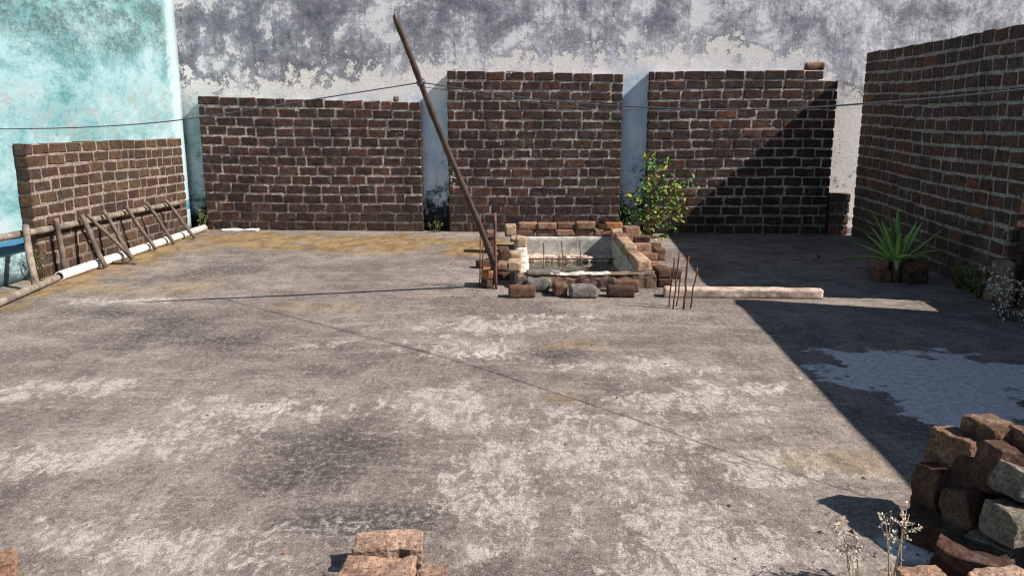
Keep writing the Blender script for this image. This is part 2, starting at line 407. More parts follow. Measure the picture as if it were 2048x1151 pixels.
def tube(bm, pts, rad, seg=8, cap=True):
    pts = [Vector(p) for p in pts]
    rings = []
    n = len(pts)
    up = Vector((0.13, 0.31, 0.94))
    for i, p in enumerate(pts):
        d = (pts[min(i + 1, n - 1)] - pts[max(i - 1, 0)]).normalized()
        a = d.cross(up)
        if a.length < 0.05: a = d.cross(Vector((1, 0, 0)))
        a.normalize(); b = d.cross(a)
        r = rad[i] if isinstance(rad, (list, tuple)) else rad
        rings.append([bm.verts.new(p + (a * math.cos(k * 2 * math.pi / seg) + b * math.sin(k * 2 * math.pi / seg)) * r) for k in range(seg)])
    for i in range(n - 1):
        for k in range(seg):
            bm.faces.new((rings[i][k], rings[i][(k + 1) % seg], rings[i + 1][(k + 1) % seg], rings[i + 1][k]))
    if cap:
        bm.faces.new(rings[0][::-1]); bm.faces.new(rings[-1])

def tube_mesh(name, pts, rad, seg=8):
    bm = bmesh.new(); tube(bm, pts, rad, seg)
    me = bm_mesh(bm, name, True)
    return me

def stick_mesh(name, a, b, r0, r1, seed, wob=0.008, n=9, nodes=True, seg=10):
    """a bamboo or wooden stick, slightly crooked, with swollen joints"""
    q = random.Random(seed)
    a, b = Vector(a), Vector(b)
    pts, rad = [], []
    m = n * 3 if nodes else n
    ph = q.random() * 6
    for i in range(m + 1):
        t = i / m
        p = a.lerp(b, t)
        if 0 < i < m: p += Vector((math.sin(t * 4 + ph), math.cos(t * 3 + ph), math.sin(t * 5 + ph))) * wob * math.sin(t * math.pi) + Vector((q.uniform(-1, 1), q.uniform(-1, 1), q.uniform(-1, 1))) * wob * .12
        r = r0 + (r1 - r0) * t
        if nodes and i % 3 == 1 and 0 < i < m: r *= 1.13
        pts.append(p); rad.append(r * q.uniform(.97, 1.03))
    return tube_mesh(name, pts, rad, seg)

def brick_mesh(name, L, D, H, seed, bev=0.010, jit=0.0055):
    """low bevelled brick, front bottom edge centred at the origin"""
    q = random.Random(seed)
    bm = bmesh.new()
    bmesh.ops.create_cube(bm, size=1.0, matrix=Matrix.Diagonal((L, D, H, 1)))
    bmesh.ops.translate(bm, verts=bm.verts, vec=(0, D / 2, H / 2))
    bmesh.ops.bevel(bm, geom=bm.edges[:], offset=bev, segments=1, affect='EDGES', profile=0.5)
    for v in bm.verts:
        v.co += Vector((q.uniform(-1, 1) * jit, q.uniform(-1, 1) * jit * .6, q.uniform(-1, 1) * jit))
    return bm_mesh(bm, name)

def lumpy(name, L, D, H, seed, amp=0.006, cell=0.03, bev=0.2, rag=0.0):
    """worn brick or block: subdivided box with rounded edges and broken surface, base centred at the origin"""
    nx, ny, nz = max(2, round(L / cell)), max(2, round(D / cell)), max(2, round(H / cell))
    bm = bmesh.new()
    vmap = {}
    def V(i, j, k):
        key = (i, j, k)
        if key not in vmap:
            p = Vector((i / nx - .5, j / ny - .5, k / nz - .5))
            s = Vector((p.x * L, p.y * D, p.z * H))
            # round the edges
            r = min(L, D, H) * bev
            c = Vector((max(-L / 2 + r, min(L / 2 - r, s.x)), max(-D / 2 + r, min(D / 2 - r, s.y)), max(-H / 2 + r, min(H / 2 - r, s.z))))
            d = s - c
            if d.length > r: s = c + d.normalized() * r
            w = Vector((seed * 3.7, seed * 1.3, seed * 7.1))
            nv = noise.noise_vector(s * 9 + w) * amp + noise.noise_vector(s * 26 + w) * amp * .55
            if rag: nv += noise.noise_vector(s * 5 + w * 2) * rag
            if k == 0: nv.z *= .1
            vmap[key] = bm.verts.new(s + nv + Vector((0, 0, H / 2)))
        return vmap[key]
    for i in range(nx):
        for j in range(ny):
            bm.faces.new((V(i, j, 0), V(i, j + 1, 0), V(i + 1, j + 1, 0), V(i + 1, j, 0)))
            bm.faces.new((V(i, j, nz), V(i + 1, j, nz), V(i + 1, j + 1, nz), V(i, j + 1, nz)))
    for i in range(nx):
        for k in range(nz):
            bm.faces.new((V(i, 0, k), V(i + 1, 0, k), V(i + 1, 0, k + 1), V(i, 0, k + 1)))
            bm.faces.new((V(i, ny, k), V(i, ny, k + 1), V(i + 1, ny, k + 1), V(i + 1, ny, k)))
    for j in range(ny):
        for k in range(nz):
            bm.faces.new((V(0, j, k), V(0, j, k + 1), V(0, j + 1, k + 1), V(0, j + 1, k)))
            bm.faces.new((V(nx, j, k), V(nx, j + 1, k), V(nx, j + 1, k + 1), V(nx, j, k + 1)))
    return bm_mesh(bm, name, amp < .02 and True)

def slab_box(name, x0, x1, y0, y1, z0, z1):
    v = [(x0, y0, z0), (x1, y0, z0), (x1, y1, z0), (x0, y1, z0), (x0, y0, z1), (x1, y0, z1), (x1, y1, z1), (x0, y1, z1)]
    f = [(0, 3, 2, 1), (4, 5, 6, 7), (0, 1, 5, 4), (1, 2, 6, 5), (2, 3, 7, 6), (3, 0, 4, 7)]
    return pydata(name, v, f)

# ------------------------------------------------------------------ setting: floor
PX0, PX1, PY0, PY1 = .16, 1.17, 7.15, 9.34          # the opening of the tank
xs = [-9, PX0 - .02, PX1 + .02, 9]; ys = [-7, PY0 - .02, PY1 + .02, 13]
fv = [(x, y, 0) for y in ys for x in xs]
ff = [(j * 4 + i, j * 4 + i + 1, (j + 1) * 4 + i + 1, (j + 1) * 4 + i) for j in range(3) for i in range(3) if (i, j) != (1, 1)]
props(link('floor', pydata('floor', fv, ff), M['floor']), kind='structure')

# ------------------------------------------------------------------ plastered walls
A0 = Vector((-4.17, 10.88, 0)); B0 = Vector((4.30, 10.36, 0))
bdir = (B0 - A0).normalized()
BACK = math.atan2(bdir.y, bdir.x)
TH = 0.14

def plaster_wall(name, me_len, height, thick, origin, rotz, mat, nx, nz, amp, **k):
    """plastered wall with a gently uneven face; local x runs along it, -y faces the yard"""
    root = empty(name, origin, rotz, kind='thing', **k)
    v, f = [], []
    for j in range(nz + 1):
        for i in range(nx + 1):
            x, z = me_len * i / nx, height * j / nz
            y = noise.noise(Vector((x * 1.1, z * 1.1, 3.3 + origin[0]))) * amp + noise.noise(Vector((x * 5, z * 5, 9.1))) * amp * .3
            v.append((x, y, z))
    for j in range(nz):
        for i in range(nx):
            a = j * (nx + 1) + i
            f.append((a, a + 1, a + nx + 2, a + nx + 1))
    n0 = len(v)
    v += [(0, thick, 0), (me_len, thick, 0), (me_len, thick, height), (0, thick, height)]
    f.append((n0 + 1, n0, n0 + 3, n0 + 2))
    tl, tr = nz * (nx + 1), nz * (nx + 1) + nx
    f.append(tuple(range(tl, tr + 1)) + (n0 + 2, n0 + 3))
    f.append(tuple(range(nx, -1, -1)) + (n0, n0 + 1))
    f.append(tuple(j * (nx + 1) for j in range(nz + 1)) + (n0 + 3, n0))
    f.append(tuple(j * (nx + 1) + nx for j in range(nz, -1, -1)) + (n0 + 1, n0 + 2))
    link('plaster', pydata(name, v, f, True), mat, root)
    return root

bo = A0 - bdir * .9 + Vector((-bdir.y, bdir.x, 0)) * TH
plaster_wall('plastered_wall', 13.0, 3.7, .25, (bo.x, bo.y, 0), BACK, M['back'], 130, 40, .006,
             label='tall grey and white stained plaster wall rising behind the brick panels', cat='wall')
LROT = math.pi / 2 - math.atan(.052)
plaster_wall('plastered_wall', 14.0, 3.6, .25, (-4.62 - .052 * 10.06, -3.0, 0), LROT, M['cyan'], 130, 36, .006,
             label='faded turquoise plaster wall with dark mould along the left side', cat='wall')

# ------------------------------------------------------------------ brick walls
BV = [brick_mesh('brick', .235, .125, .106, 100 + i) for i in range(10)]
BH = [brick_mesh('brick_half', .115, .125, .106, 200 + i, bev=.007) for i in range(6)]

def brick_wall(name, origin, rotz, width, ztl, ztr, rows, pitch, thick, bmat, mmat, seed, joint=.0175, half_p=.08, tooth=0.0, rack=None, notch=None, smearamp=.013, wav=.012, **k):
    """mortared brick panel; local x along the wall, y into it, front face at y = 0. Each brick is an object."""
    q = random.Random(seed)
    root = empty(name, origin, rotz, kind='thing', **k)
    zt = lambda u: ztl + (ztr - ztl) * u / width
    def lim(u, j):
        return notch is None or not notch(u, j)
    meshes = {}
    for me in BV + BH:
        c = me.copy(); c.materials.clear(); c.materials.append(bmat); meshes[me.name] = c
    hb = .106
    for j in range(rows):
        off = (0.0 if j % 2 else .5) * pitch + q.uniform(-.25, .25) * pitch
        end = width + (q.uniform(-tooth, tooth) if tooth else 0) - (rack(j * ztr / rows) if rack else 0)
        edges = [0.0]
        u = off if off > .05 else off + pitch
        while u < end - .045:
            edges.append(u)
            step = pitch * q.uniform(.93, 1.07)
            if q.random() < half_p: step *= .52
            u += step
        edges.append(end)
        for e0, e1 in zip(edges, edges[1:]):
            j0 = 0 if e0 == 0.0 else joint * q.uniform(.35, .7)
            j1 = 0 if e1 == end else joint * q.uniform(.35, .7)
            L = e1 - e0 - j0 - j1
            if L < .03: continue
            uc = (e0 + j0 + e1 - j1) / 2
            if not lim(uc, j): continue
            course = zt(uc) / rows
            z = j * course + joint * .5 + math.sin(uc * 1.7 + seed + j * .13) * wav * min(1, j / 3) * (1 if j < rows - 1 else .3)
            h = course - joint * q.uniform(.75, 1.45)
            base = q.choice(BV) if L > .15 else q.choice(BH)
            bl = .235 if L > .15 else .115
            link('brick', meshes[base.name], None, root, (uc, q.uniform(-.0035, .001), z),
                 (R(q.uniform(-.6, .6)), R(q.uniform(-1.5, 1.5)), R(q.uniform(-.7, .7))), (L / bl, min(1.0, (thick - .01) / .125), h / hb))
    # mortar bed: uneven face that smears over the brick edges here and there
    nu, nv = int(width / .0125), int(max(ztl, ztr) / .0125)
    v, f = [], []
    for jj in range(nv + 1):
        for i in range(nu + 1):
            u = .016 + (width - .032) * i / nu
            top = zt(u) - .014
            if notch:
                jn = rows
                while jn > 0 and notch(u, jn - 1): jn -= 1
                top = zt(u) / rows * jn - .008
            z = top * jj / nv
            if rack: u = .016 + (width - .032 - rack(z) - .02) * i / nu
            p = Vector((u, z, seed))
            y = .0054 - noise.noise(p * 6.5) * smearamp * .18 - noise.noise(p * 21) * smearamp * .30 - noise.noise(p * 47) * smearamp * .30 - max(0, noise.noise(p * 2.1 + Vector((5, 5, 5))) - .34) * smearamp * .9
            v.append((u, y, z))
    for jj in range(nv):
        for i in range(nu):
            a = jj * (nu + 1) + i
            f.append((a, a + 1, a + nu + 2, a + nu + 1))
    # returns: top, ends
    def skirt(idx, flip):
        n0 = len(v)
        for a in idx: v.append((v[a][0], thick, v[a][2]))
        for m in range(len(idx) - 1):
            qd = (idx[m], idx[m + 1], n0 + m + 1, n0 + m)
            f.append(qd if not flip else qd[::-1])
    skirt([nv * (nu + 1) + i for i in range(nu + 1)], False)
    skirt([jj * (nu + 1) for jj in range(nv + 1)], False)
    skirt([jj * (nu + 1) + nu for jj in range(nv + 1)], True)
    link('mortar', pydata('mortar', v, f, True), mmat, root)
    return root

def on_back(x):                        # point of the panel face line at world x
    t = (x - A0.x) / bdir.x
    p = A0 + bdir * t
    return (p.x, p.y, 0)

w2 = (-1.20 + 4.16) / bdir.x
brick_wall('brick_wall', on_back(-4.16), BACK, w2, 1.79, 1.70, 14, .252, TH + .01, M['brick_back'], M['mortar_back'], 21,
           label='lower wide dark brick panel beside the turquoise corner', cat='brick wall', group='brick panels against the plaster wall')
w3 = (1.42 + .84) / bdir.x
brick_wall('brick_wall', on_back(-.84), BACK, w3, 2.10, 2.05, 17, .250, TH + .01, M['brick_back'], M['mortar_back'], 22,
           label='dark brick panel behind the leaning pole and the tank', cat='brick wall', group='brick panels against the plaster wall')
w4 = (4.10 - 1.75) / bdir.x
brick_wall('brick_wall', on_back(1.75), BACK, w4, 2.08, 2.09, 17, .250, TH + .01, M['brick_back'], M['mortar_back'], 23,
           notch=lambda u, j: j == 16 and u > w4 - .24,
           label='dark brick panel crossed by a diagonal shadow next to the right wall', cat='brick wall', group='brick panels against the plaster wall')
brick_wall('brick_wall', (-4.49 + (7.46 - 7.06) * .052, 7.46, 0), LROT, 3.13, 1.27, 1.25, 11, .262, .14, M['brick_left'], M['mortar_left'], 24, joint=.018, half_p=.14, smearamp=.0085,
           label='low sunlit brown brick panel on the turquoise wall behind the bamboo ladder', cat='brick wall')
RROT = math.atan2(-(10.36 - 6.32), 4.02 - 4.41)
wr = math.hypot(10.33 - 6.12, 4.41 - 4.0)
brick_wall('brick_wall', (4.41, 10.33, 0), RROT, wr, 2.29, 2.22, 18, .255, .14, M['brick_right'], M['mortar_right'], 25, joint=.019, half_p=.05, tooth=.02, smearamp=.0105, rack=lambda z: (2.25 - z) * .15,
           label='mossy brick wall in shade along the right side', cat='brick wall')
# stub of brickwork in the corner beside panel 4
sx = on_back(4.12)
brick_wall('brick_stub', (sx[0], sx[1] + .02, 0), BACK, .26, .54, .54, 4, .2, .12, M['brick_right'], M['mortar_right'], 26,
           label='short dark brick stub in the shaded corner under the pale strip', cat='brick wall')

# wall out of frame to the right, beyond the gap: it shades the near part of the yard
def near_wall():
    root = empty('boundary_wall', (4.0, 6.0, 0), 0, label='grey rendered boundary wall on the right beyond the gap', cat='wall', kind='thing')
    n, h, tkn = 60, 2.07, .14
    v, f = [], []
    for i in range(n + 1):
        y0 = 5.93 - 9.5 * i / n
        x0 = 4.0 - (6.0 - y0) * .064
        hh = h + noise.noise(Vector((y0 * 2, 1, 1))) * .012 + (.03 if 0 < i < 2 else 0)
        yt = y0 + (0 if i == 0 else 0)
        v += [(x0 - 4, y0 - 6, 0), (x0 - 4, yt - 6, hh), (x0 - 4 + tkn, yt - 6, hh), (x0 - 4 + tkn, y0 - 6, 0)]
    for i in range(n):
        a, b = i * 4, i * 4 + 4
        f += [(a, a + 1, b + 1, b), (a + 1, a + 2, b + 2, b + 1), (a + 2, a + 3, b + 3, b + 2)]
    f += [(0, 3, 2, 1), (n * 4, n * 4 + 1, n * 4 + 2, n * 4 + 3)]
    link('render', pydata('render', v, f), M['nearwall'], root)
near_wall()
gs = empty('brick_sill', (4.09, 6.42, 0), RROT, label='low brick sill closing the foot of the gap at the right', cat='brick wall', kind='thing')
for me in BV + BH:
    if not me.materials: me.materials.append(M['brick_right'])
for j in range(6):
    for i in range(2 + j % 2):
        half = j % 2 and i != 1
        u = (.12 + .245 * i) if not j % 2 else (.06, .245, .43)[i]
        link('brick', BH[(i + j) % 6] if half else BV[(i * 3 + j) % 10], None, gs, (u, rnd.uniform(-.004, .004), .108 * j), (0, 0, R(rnd.uniform(-1, 1))))

# ------------------------------------------------------------------ water tank
TK = empty('water_tank', (.665, 8.25, 0), 0, label='open rectangular brick water tank sunk in the yard, bricks around its rim', cat='water tank')
def tpart(name, mat, L, D, H, x, y, z, seed, amp=.008, cell=.045):
    return link(name, lumpy(name, L, D, H, seed, amp, cell, .12), mat, TK, (x - .665, y - 8.25, z))
tpart('front_wall', M['render_dark'], 1.26, .13, .48, .665, 7.085, -.36, 31, .022, .03)
tpart('back_wall', M['render_grey'], 1.26, .13, .49, .665, 9.405, -.36, 32, .008)
tpart('side_wall', M['plaster'], .13, 2.20, .49, .095, 8.245, -.36, 33, .012)
tpart('side_wall', M['render_grey'], .13, 2.20, .49, 1.235, 8.245, -.36, 34, .010)
tpart('bed', M['render_grey'], 1.05, 2.25, .06, .665, 8.245, -.36, 35, .004, .12)
tpart('ledge', M['concrete'], 1.0, .18, .26, .665, 9.26, -.34, 36, .028, .028)
tpart('lip', M['plaster'], .58, .12, .018, .62, 7.085, .116, 37, .014, .02)
tpart('lip', M['render_dark'], .40, .12, .020, 1.08, 7.085, .116, 39, .014, .02)
tpart('lip', M['loose_grey'], .30, .13, .030, .28, 7.09, .118, 38, .010, .02)
wm = pydata('water', [(PX0 - .01, PY0 - .01, -.14), (PX1 + .01, PY0 - .01, -.14), (PX1 + .01, 9.22, -.14), (PX0 - .01, 9.22, -.14)], [(0, 1, 2, 3)])
props(link('water', wm, M['water']), kind='structure')

def rod(name, a, b, r, mat, label, cat='steel rod', group=None, bend=0.004, seed=1, seg=6):
    a = Vector(a); b = Vector(b)
    q = random.Random(seed)
    pts = [Vector((0, 0, 0)).lerp(b - a, t / 6) + (Vector((q.uniform(-1, 1), q.uniform(-1, 1), 0)) * bend if 0 < t < 6 else Vector()) for t in range(7)]
    return props(link(name, tube_mesh(name, pts, r, seg), mat, None, a), label=label, cat=cat, group=group)

for i, (x, lb) in enumerate([(.31, 'left'), (.50, 'middle'), (.69, 'right')]):
    rod('steel_rod', (x, 7.22, -.31), (x + .012, 8.15 + .05 * i, .24), .0055, M['rust'], f'thin upright steel rod, {lb} one of three inside the tank', group='steel rods in the tank', seed=40 + i)
rod('steel_rod', (.165, 8.2, -.10), (1.165, 8.22, -.095), .006, M['rust'], 'thin horizontal steel rod, nearer of the two across the tank', group='steel rods in the tank', seed=45)
rod('steel_rod', (.165, 8.95, -.07), (1.165, 8.95, -.065), .007, M['rust'], 'thin horizontal steel rod, farther of the two across the tank', group='steel rods in the tank', seed=44)

# ------------------------------------------------------------------ loose bricks and blocks round the tank
def loose(px, py, pz, L, D, H, mat, label, rot=0, tilt=0, roll=0, amp=.0038, cat='brick', group='loose bricks around the tank', name='loose_brick', cell=.022, bev=.035, rag=0.0):
    """px, py: middle of the brick's front bottom edge"""
    s = rnd.randint(1, 900)
    me = lumpy(name, L, D, H, s, amp, cell, bev, rag)
    o = link(name, me, mat, None, (px, py + D / 2, pz), (R(tilt), R(roll), R(rot)))
    return props(o, label=label, cat=cat, group=group)

T, O, PK, BR, DK, GY = (M['loose_' + n] for n in ('tan', 'orange', 'pink', 'brown', 'dark', 'grey'))
bl, bd, bh = .222, .11, .078
ordn = ['first', 'second', 'third', 'fourth', 'fifth', 'sixth', 'seventh', 'eighth', 'ninth']
for i, (x, m) in enumerate([(.165, BR), (.395, PK), (.625, PK), (.855, PK), (1.085, PK)]):
    loose(x, 9.365 + rnd.uniform(-.01, .012), .13, bl, bd, bh, m, f'{ordn[i]} brick from the left in the lower row on the tank\'s back rim', rnd.uniform(-2, 2))
for i, (x, m, nm) in enumerate([(.185, PK, 'olive topped'), (.412, PK, 'pinkish'), (.638, BR, 'pale topped'), (.868, PK, 'large orange pink')]):
    loose(x, 9.36 + rnd.uniform(-.015, .015), .209, bl, bd, bh + (.012 if i == 3 else 0), m, f'{nm} brick, {ordn[i]} from the left in the upper back row', rnd.uniform(-3, 3))
loose(1.20, 9.36, .209, .20, bd, bh, O, 'bright orange brick alone at the right end of the upper back row', 4)
loose(-.02, 9.33, .13, .13, .20, .13, T, 'pale block on the back left corner of the tank rim', 3)
loose(.098, 8.53, .13, .112, .225, .10, T, 'pale tan brick set end on atop the left rim', 2)
loose(.045, 8.93, .13, .12, .22, .045, T, 'thin pale brick flat on the left rim behind the upright one', -3)
loose(.03, 7.72, .13, .12, .22, .07, T, 'pale brick in the middle of the left rim', 3)
loose(.02, 7.12, .13, .125, .23, .09, T, 'cream topped brick on the front left corner of the rim', -2)
for i in range(8):                                   # bricks laid end on along the right rim
    y = 7.13 + i * .285
    x = 1.165 + .004 * i + rnd.uniform(-.008, .008)
    loose(x + .03, y, .13, .125, .215, .085 + (.02 if i == 0 else 0) + rnd.uniform(-.015, .02), T if i not in (2, 6) else PK, f'{ordn[i]} brick from the front in the pale row along the right rim', rnd.uniform(-4, 4))
# outer right side, standing on the floor
loose(1.42, 9.55, 0, .20, .12, .22, PK, 'pinkish grey brick tilted on end at the back right corner', 20, 6)
loose(1.52, 9.22, 0, .20, .13, .15, BR, 'brown brick with olive top right of the back corner', -12)
loose(1.64, 9.10, 0, .13, .11, .08, DK, 'dark broken brick end farthest right beside the tank', 30)
loose(1.46, 8.82, 0, .19, .12, .12, PK, 'pinkish brick turned square to the camera on the right side', 5)
loose(1.45, 8.42, 0, .21, .12, .085, PK, 'rough pink brick on the floor right of the tank', -6)
loose(1.585, 8.45, 0, .115, .14, .125, BR, 'olive brown block standing clear on the right of the tank', 3)
loose(1.42, 8.05, 0, .20, .13, .05, PK, 'thin flat pink tile lying right of the tank', -24)
loose(1.38, 7.62, 0, .12, .20, .075, O, 'orange brick lying behind the dark stacked pair', 4)
loose(1.385, 7.06, 0, .125, .20, .080, DK, 'lower brick of the dark stacked pair right of the tank', -3)
loose(1.365, 7.08, .0805, .122, .20, .085, DK, 'upper brick of the dark stacked pair right of the tank', 4)
loose(1.545, 7.45, 0, .105, .11, .088, DK, 'small dark brick piece alone between tank and steel rods', 2)
# front
loose(.085, 6.62, 0, bl + .008, .12, .10, BR, 'two tone brown brick lying front left of the tank', 1, bev=.16)
loose(.235, 6.86, 0, .22, .15, .115, GY, 'pale grey concrete lump behind the two tone brown brick', -8, amp=.010, bev=.25, rag=.02)
loose(.415, 6.68, 0, .112, .21, .10, BR, 'short brown brick end on in the middle of the front row', 2)
loose(.605, 6.60, 0, .24, .12, .11, GY, 'rounded dark grey stone in the front row', -1, amp=.010, bev=.24, rag=.015, cat='stone', name='stone')
loose(.93, 6.64, 0, bl + .01, .12, .095, DK, 'dark brown brick at the right end of the front row', -2, bev=.1)
loose(1.00, 6.86, 0, bl + .01, .11, .10, BR, 'brown brick tucked behind the dark one at right front', -1)
# left side
loose(-.225, 7.03, 0, .108, .21, .080, DK, 'lower brick of the pair beside the red rod', 2)
loose(-.222, 7.03, .0805, .108, .21, .080, O, 'orange topped upper brick of the pair beside the red rod', -1)
loose(-.25, 8.92, 0, .12, .20, .085, DK, 'lowest brick of the stack left of the tank near the pole', 4)
loose(-.25, 8.93, .0855, .12, .20, .08, BR, 'middle brick of the stack left of the tank near the pole', -3)
loose(-.245, 8.92, .166, .115, .20, .08, BR, 'topmost brick of the stack left of the tank near the pole', 5)
loose(-.09, 8.35, 0, .11, .21, .14, DK, 'dark brick on edge halfway along the left of the tank', 3)
loose(-.085, 7.40, 0, .115, .22, .078, DK, 'lower dark brick in the pair against the tank\'s left wall', 2)
loose(-.085, 7.41, .0785, .11, .21, .075, PK, 'upper pink brick in the pair against the tank\'s left wall', -4)
loose(-.28, 8.0, 0, .16, .11, .075, DK, 'dark brick lying flat in the shade left of the tank', 15)

# steel rods at the tank's left corner
rod('steel_pipe', (-.143, 6.99, 0), (-.150, 7.02, .68), .0125, M['redrust'], 'red rusted steel pipe standing at the tank\'s front left corner', cat='steel pipe', seed=50, seg=10)
rod('steel_rod', (-.168, 7.0, 0), (-.166, 7.01, .20), .006, M['rust'], 'short thin rod right against the red pipe', seed=51, group='starter rods left of the tank')
rod('steel_rod', (-.295, 7.12, 0), (-.285, 7.14, .66), .006, M['rust'], 'tall thin rod beside the leaning pole', seed=52, group='starter rods left of the tank')
rod('steel_rod', (-.27, 7.10, 0), (-.262, 7.10, .38), .006, M['rust'], 'shorter thin rod beside the leaning pole', seed=53, group='starter rods left of the tank')
# five starter bars in the floor
for i, (a, b, lb) in enumerate([((1.277, 6.335), (1.305, 6.34, .40), 'first'), ((1.289, 6.231), (1.325, 6.25, .46), 'second'), ((1.334, 6.335), (1.372, 6.34, .305), 'third, shortest'),
                                ((1.373, 6.231), (1.398, 6.24, .43), 'fourth, thickest'), ((1.433, 6.248), (1.470, 6.25, .335), 'fifth')]):
    rod('starter_bar', (*a, 0), b, .0085 if i == 3 else .006, M['rust'], f'{lb} from the left of the rusty bars sticking up by the concrete post', group='rusty bars sticking out of the floor', seed=60 + i, bend=.006)

# lying concrete post
post = link('concrete_post', lumpy('concrete_post', 1.33, .125, .078, 77, .006, .02, .05), M['concrete'], None, (1.965, 6.675, 0), (0, 0, R(-2.6)))
props(post, label='pale rough concrete post lying half in the shadow', cat='concrete post')

# ------------------------------------------------------------------ leaning pole and wire
pb, pt = Vector((-.085, 7.165, .0)), Vector((-.815, 5.80, 2.19))
pole = empty('bamboo_pole', pb, label='long dark bamboo pole leaning over the yard', cat='pole')
q5 = random.Random(5)
sp, sr = [], []
for i in range(31):
    t_ = i / 30
    p_ = (pt - pb) * t_ + Vector((-.085, .10, 0)) * max(0, 1 - t_ / .13) ** 1.3
    p_ += Vector((math.sin(t_ * 7), math.cos(t_ * 5), 0)) * .010 * math.sin(t_ * math.pi)
    sp.append(p_); sr.append((.0275 - .008 * t_) * (1.17 if i % 4 == 1 else 1) * q5.uniform(.97, 1.03))
sr[-1] *= .55
link('shaft', tube_mesh('shaft', sp, sr, 10), M['pole'], pole)
att = pb.lerp(pt, .80)
bm = bmesh.new()
d = (pt - pb).normalized()
for s_ in (-.012, 0, .012):
    c0 = pb.lerp(pt, .80) - pb + d * s_
    tube(bm, [c0 - d * .003, c0 + d * .003], .034, 10)
link('wire_binding', bm_mesh(bm, 'wire_binding', True), M['wire'], pole)

def catenary(pts, n=8):
    out = []
    P = [Vector(p) for p in pts]
    for i in range(len(P) - 1):
        p0, p1, p2, p3 = P[max(i - 1, 0)], P[i], P[i + 1], P[min(i + 2, len(P) - 1)]
        for k in range(n):
            t = k / n
            out.append(.5 * ((2 * p1) + (p2 - p0) * t + (2 * p0 - 5 * p1 + 4 * p2 - p3) * t * t + (3 * p1 - p0 - 3 * p2 + p3) * t ** 3))
    out.append(P[-1])
    return out
WR = [tuple(att), (.258, 5.209, 1.604), (1.173, 4.405, 1.541), (1.846, 3.763, 1.580), (2.377, 3.256, 1.649), (2.85, 2.80, 1.73), (3.80, 2.05, 1.95)]
WL = [tuple(att), (-1.613, 6.25, 1.619), (-2.62, 6.45, 1.481), (-3.413, 6.6, 1.425), (-4.206, 6.7, 1.408), (-4.63, 6.76, 1.412)]
for pts, lb, r in ((WR, 'thin wire from the pole sagging right in front of the panels', .0042), (WL, 'thin wire from the pole sagging left to the turquoise wall', .0045)):
    pp = catenary(pts)
    o0 = pp[0]
    props(link('wire', tube_mesh('wire', [p - o0 for p in pp], r, 6), M['wire'], None, o0), label=lb, cat='wire', group='wires tied to the pole')
W2 = [tuple(att + Vector((0, 0, -.03))), (-.1, 5.52, 1.63), (.45, 5.06, 1.555), (1.10, 4.48, 1.535)]
pp = catenary(W2); o0 = pp[0]
props(link('wire', tube_mesh('wire', [p - o0 for p in pp], .0025, 5), M['wire'], None, o0), label='thinner second strand hanging just under the right wire', cat='wire', group='wires tied to the pole')

# ------------------------------------------------------------------ bamboo ladder, pipe, scrap at the left
LD = empty('bamboo_ladder', (-4.2, 7.5, 0), label='weathered bamboo ladder lying on its side against the brown panel', cat='ladder')
L0 = Vector((-4.2, 7.5, 0))
def lpart(name, a, b, r0, r1, seed, mat, wob=.008, n=6):
    link(name, stick_mesh(name, Vector(a) - L0, Vector(b) - L0, r0, r1, seed, wob, n), mat, LD)
lpart('rail', (-4.50, 5.9, .50), (-4.275, 10.37, .425), .034, .026, 81, M['bamboo_pale'], .012, 12)
lpart('rail', (-4.13, 6.15, .035), (-4.345, 8.1, .035), .033, .031, 82, M['bamboo_pale'], .006, 8)
for i, (a, b, r) in enumerate([((-4.385, 7.17, .57), (-4.20, 6.90, .02), .040), ((-4.37, 7.64, .58), (-4.36, 7.66, .02), .034), ((-4.345, 8.05, .56), (-4.11, 7.96, .02), .034),
                               ((-4.33, 8.13, .555), (-4.09, 8.48, .02), .026), ((-4.33, 8.46, .56), (-4.06, 8.44, .02), .030), ((-4.30, 8.90, .555), (-4.09, 9.08, .02), .028),
                               ((-4.28, 9.36, .55), (-4.06, 9.52, .02), .028), ((-4.255, 9.84, .53), (-4.0, 10.0, .02), .027)]):
    lpart('rung', (a[0], a[1], a[2] - .022), b, r * .70, r * .76, 83 + i, M['bamboo'] if i else M['bamboo_pale'], .006, 4)
props(link('stick', stick_mesh('stick', (0, 0, 0), (.30, -.06, .0), .017, .012, 95, .006, 4), M['bamboo'], None, (-4.20, 8.25, .02)), label='short stick lying under the ladder across the white pipe end', cat='stick')
pe = empty('plastic_pipe', (-4.245, 7.36, .046), label='long white plastic pipe lying at the foot of the ladder', cat='pipe')
a, b = Vector((0, 0, 0)), Vector((.095, 3.36, 0))
bm = bmesh.new()
seg = 20
d = (b - a).normalized(); sx_ = d.cross(Vector((0, 0, 1))).normalized(); sz_ = Vector((0, 0, 1))
rings = []
for p, r in ((a, .036), (a, .046), (b, .046), (b, .036)):
    rings.append([bm.verts.new(p + (sx_ * math.cos(k * 2 * math.pi / seg) + sz_ * math.sin(k * 2 * math.pi / seg)) * r) for k in range(seg)])
for i, j in ((0, 1), (1, 2), (2, 3), (3, 0)):
    for k in range(seg):
        bm.faces.new((rings[i][k], rings[i][(k + 1) % seg], rings[j][(k + 1) % seg], rings[j][k]))
bmesh.ops.recalc_face_normals(bm, faces=bm.faces[:])
me = bm_mesh(bm, 'tube', True)
for p in me.polygons: p.use_smooth = p.area > .01
link('tube', me, M['pvc'], pe)
props(link('cement_scrap', lumpy('cement_scrap', .50, .10, .035, 61, .012, .03, .2, .02), M['pvc'], None, (-3.66, 10.72, 0), (0, 0, R(2))), label='white strip of cement scrap at the foot of the left panel', cat='scrap')

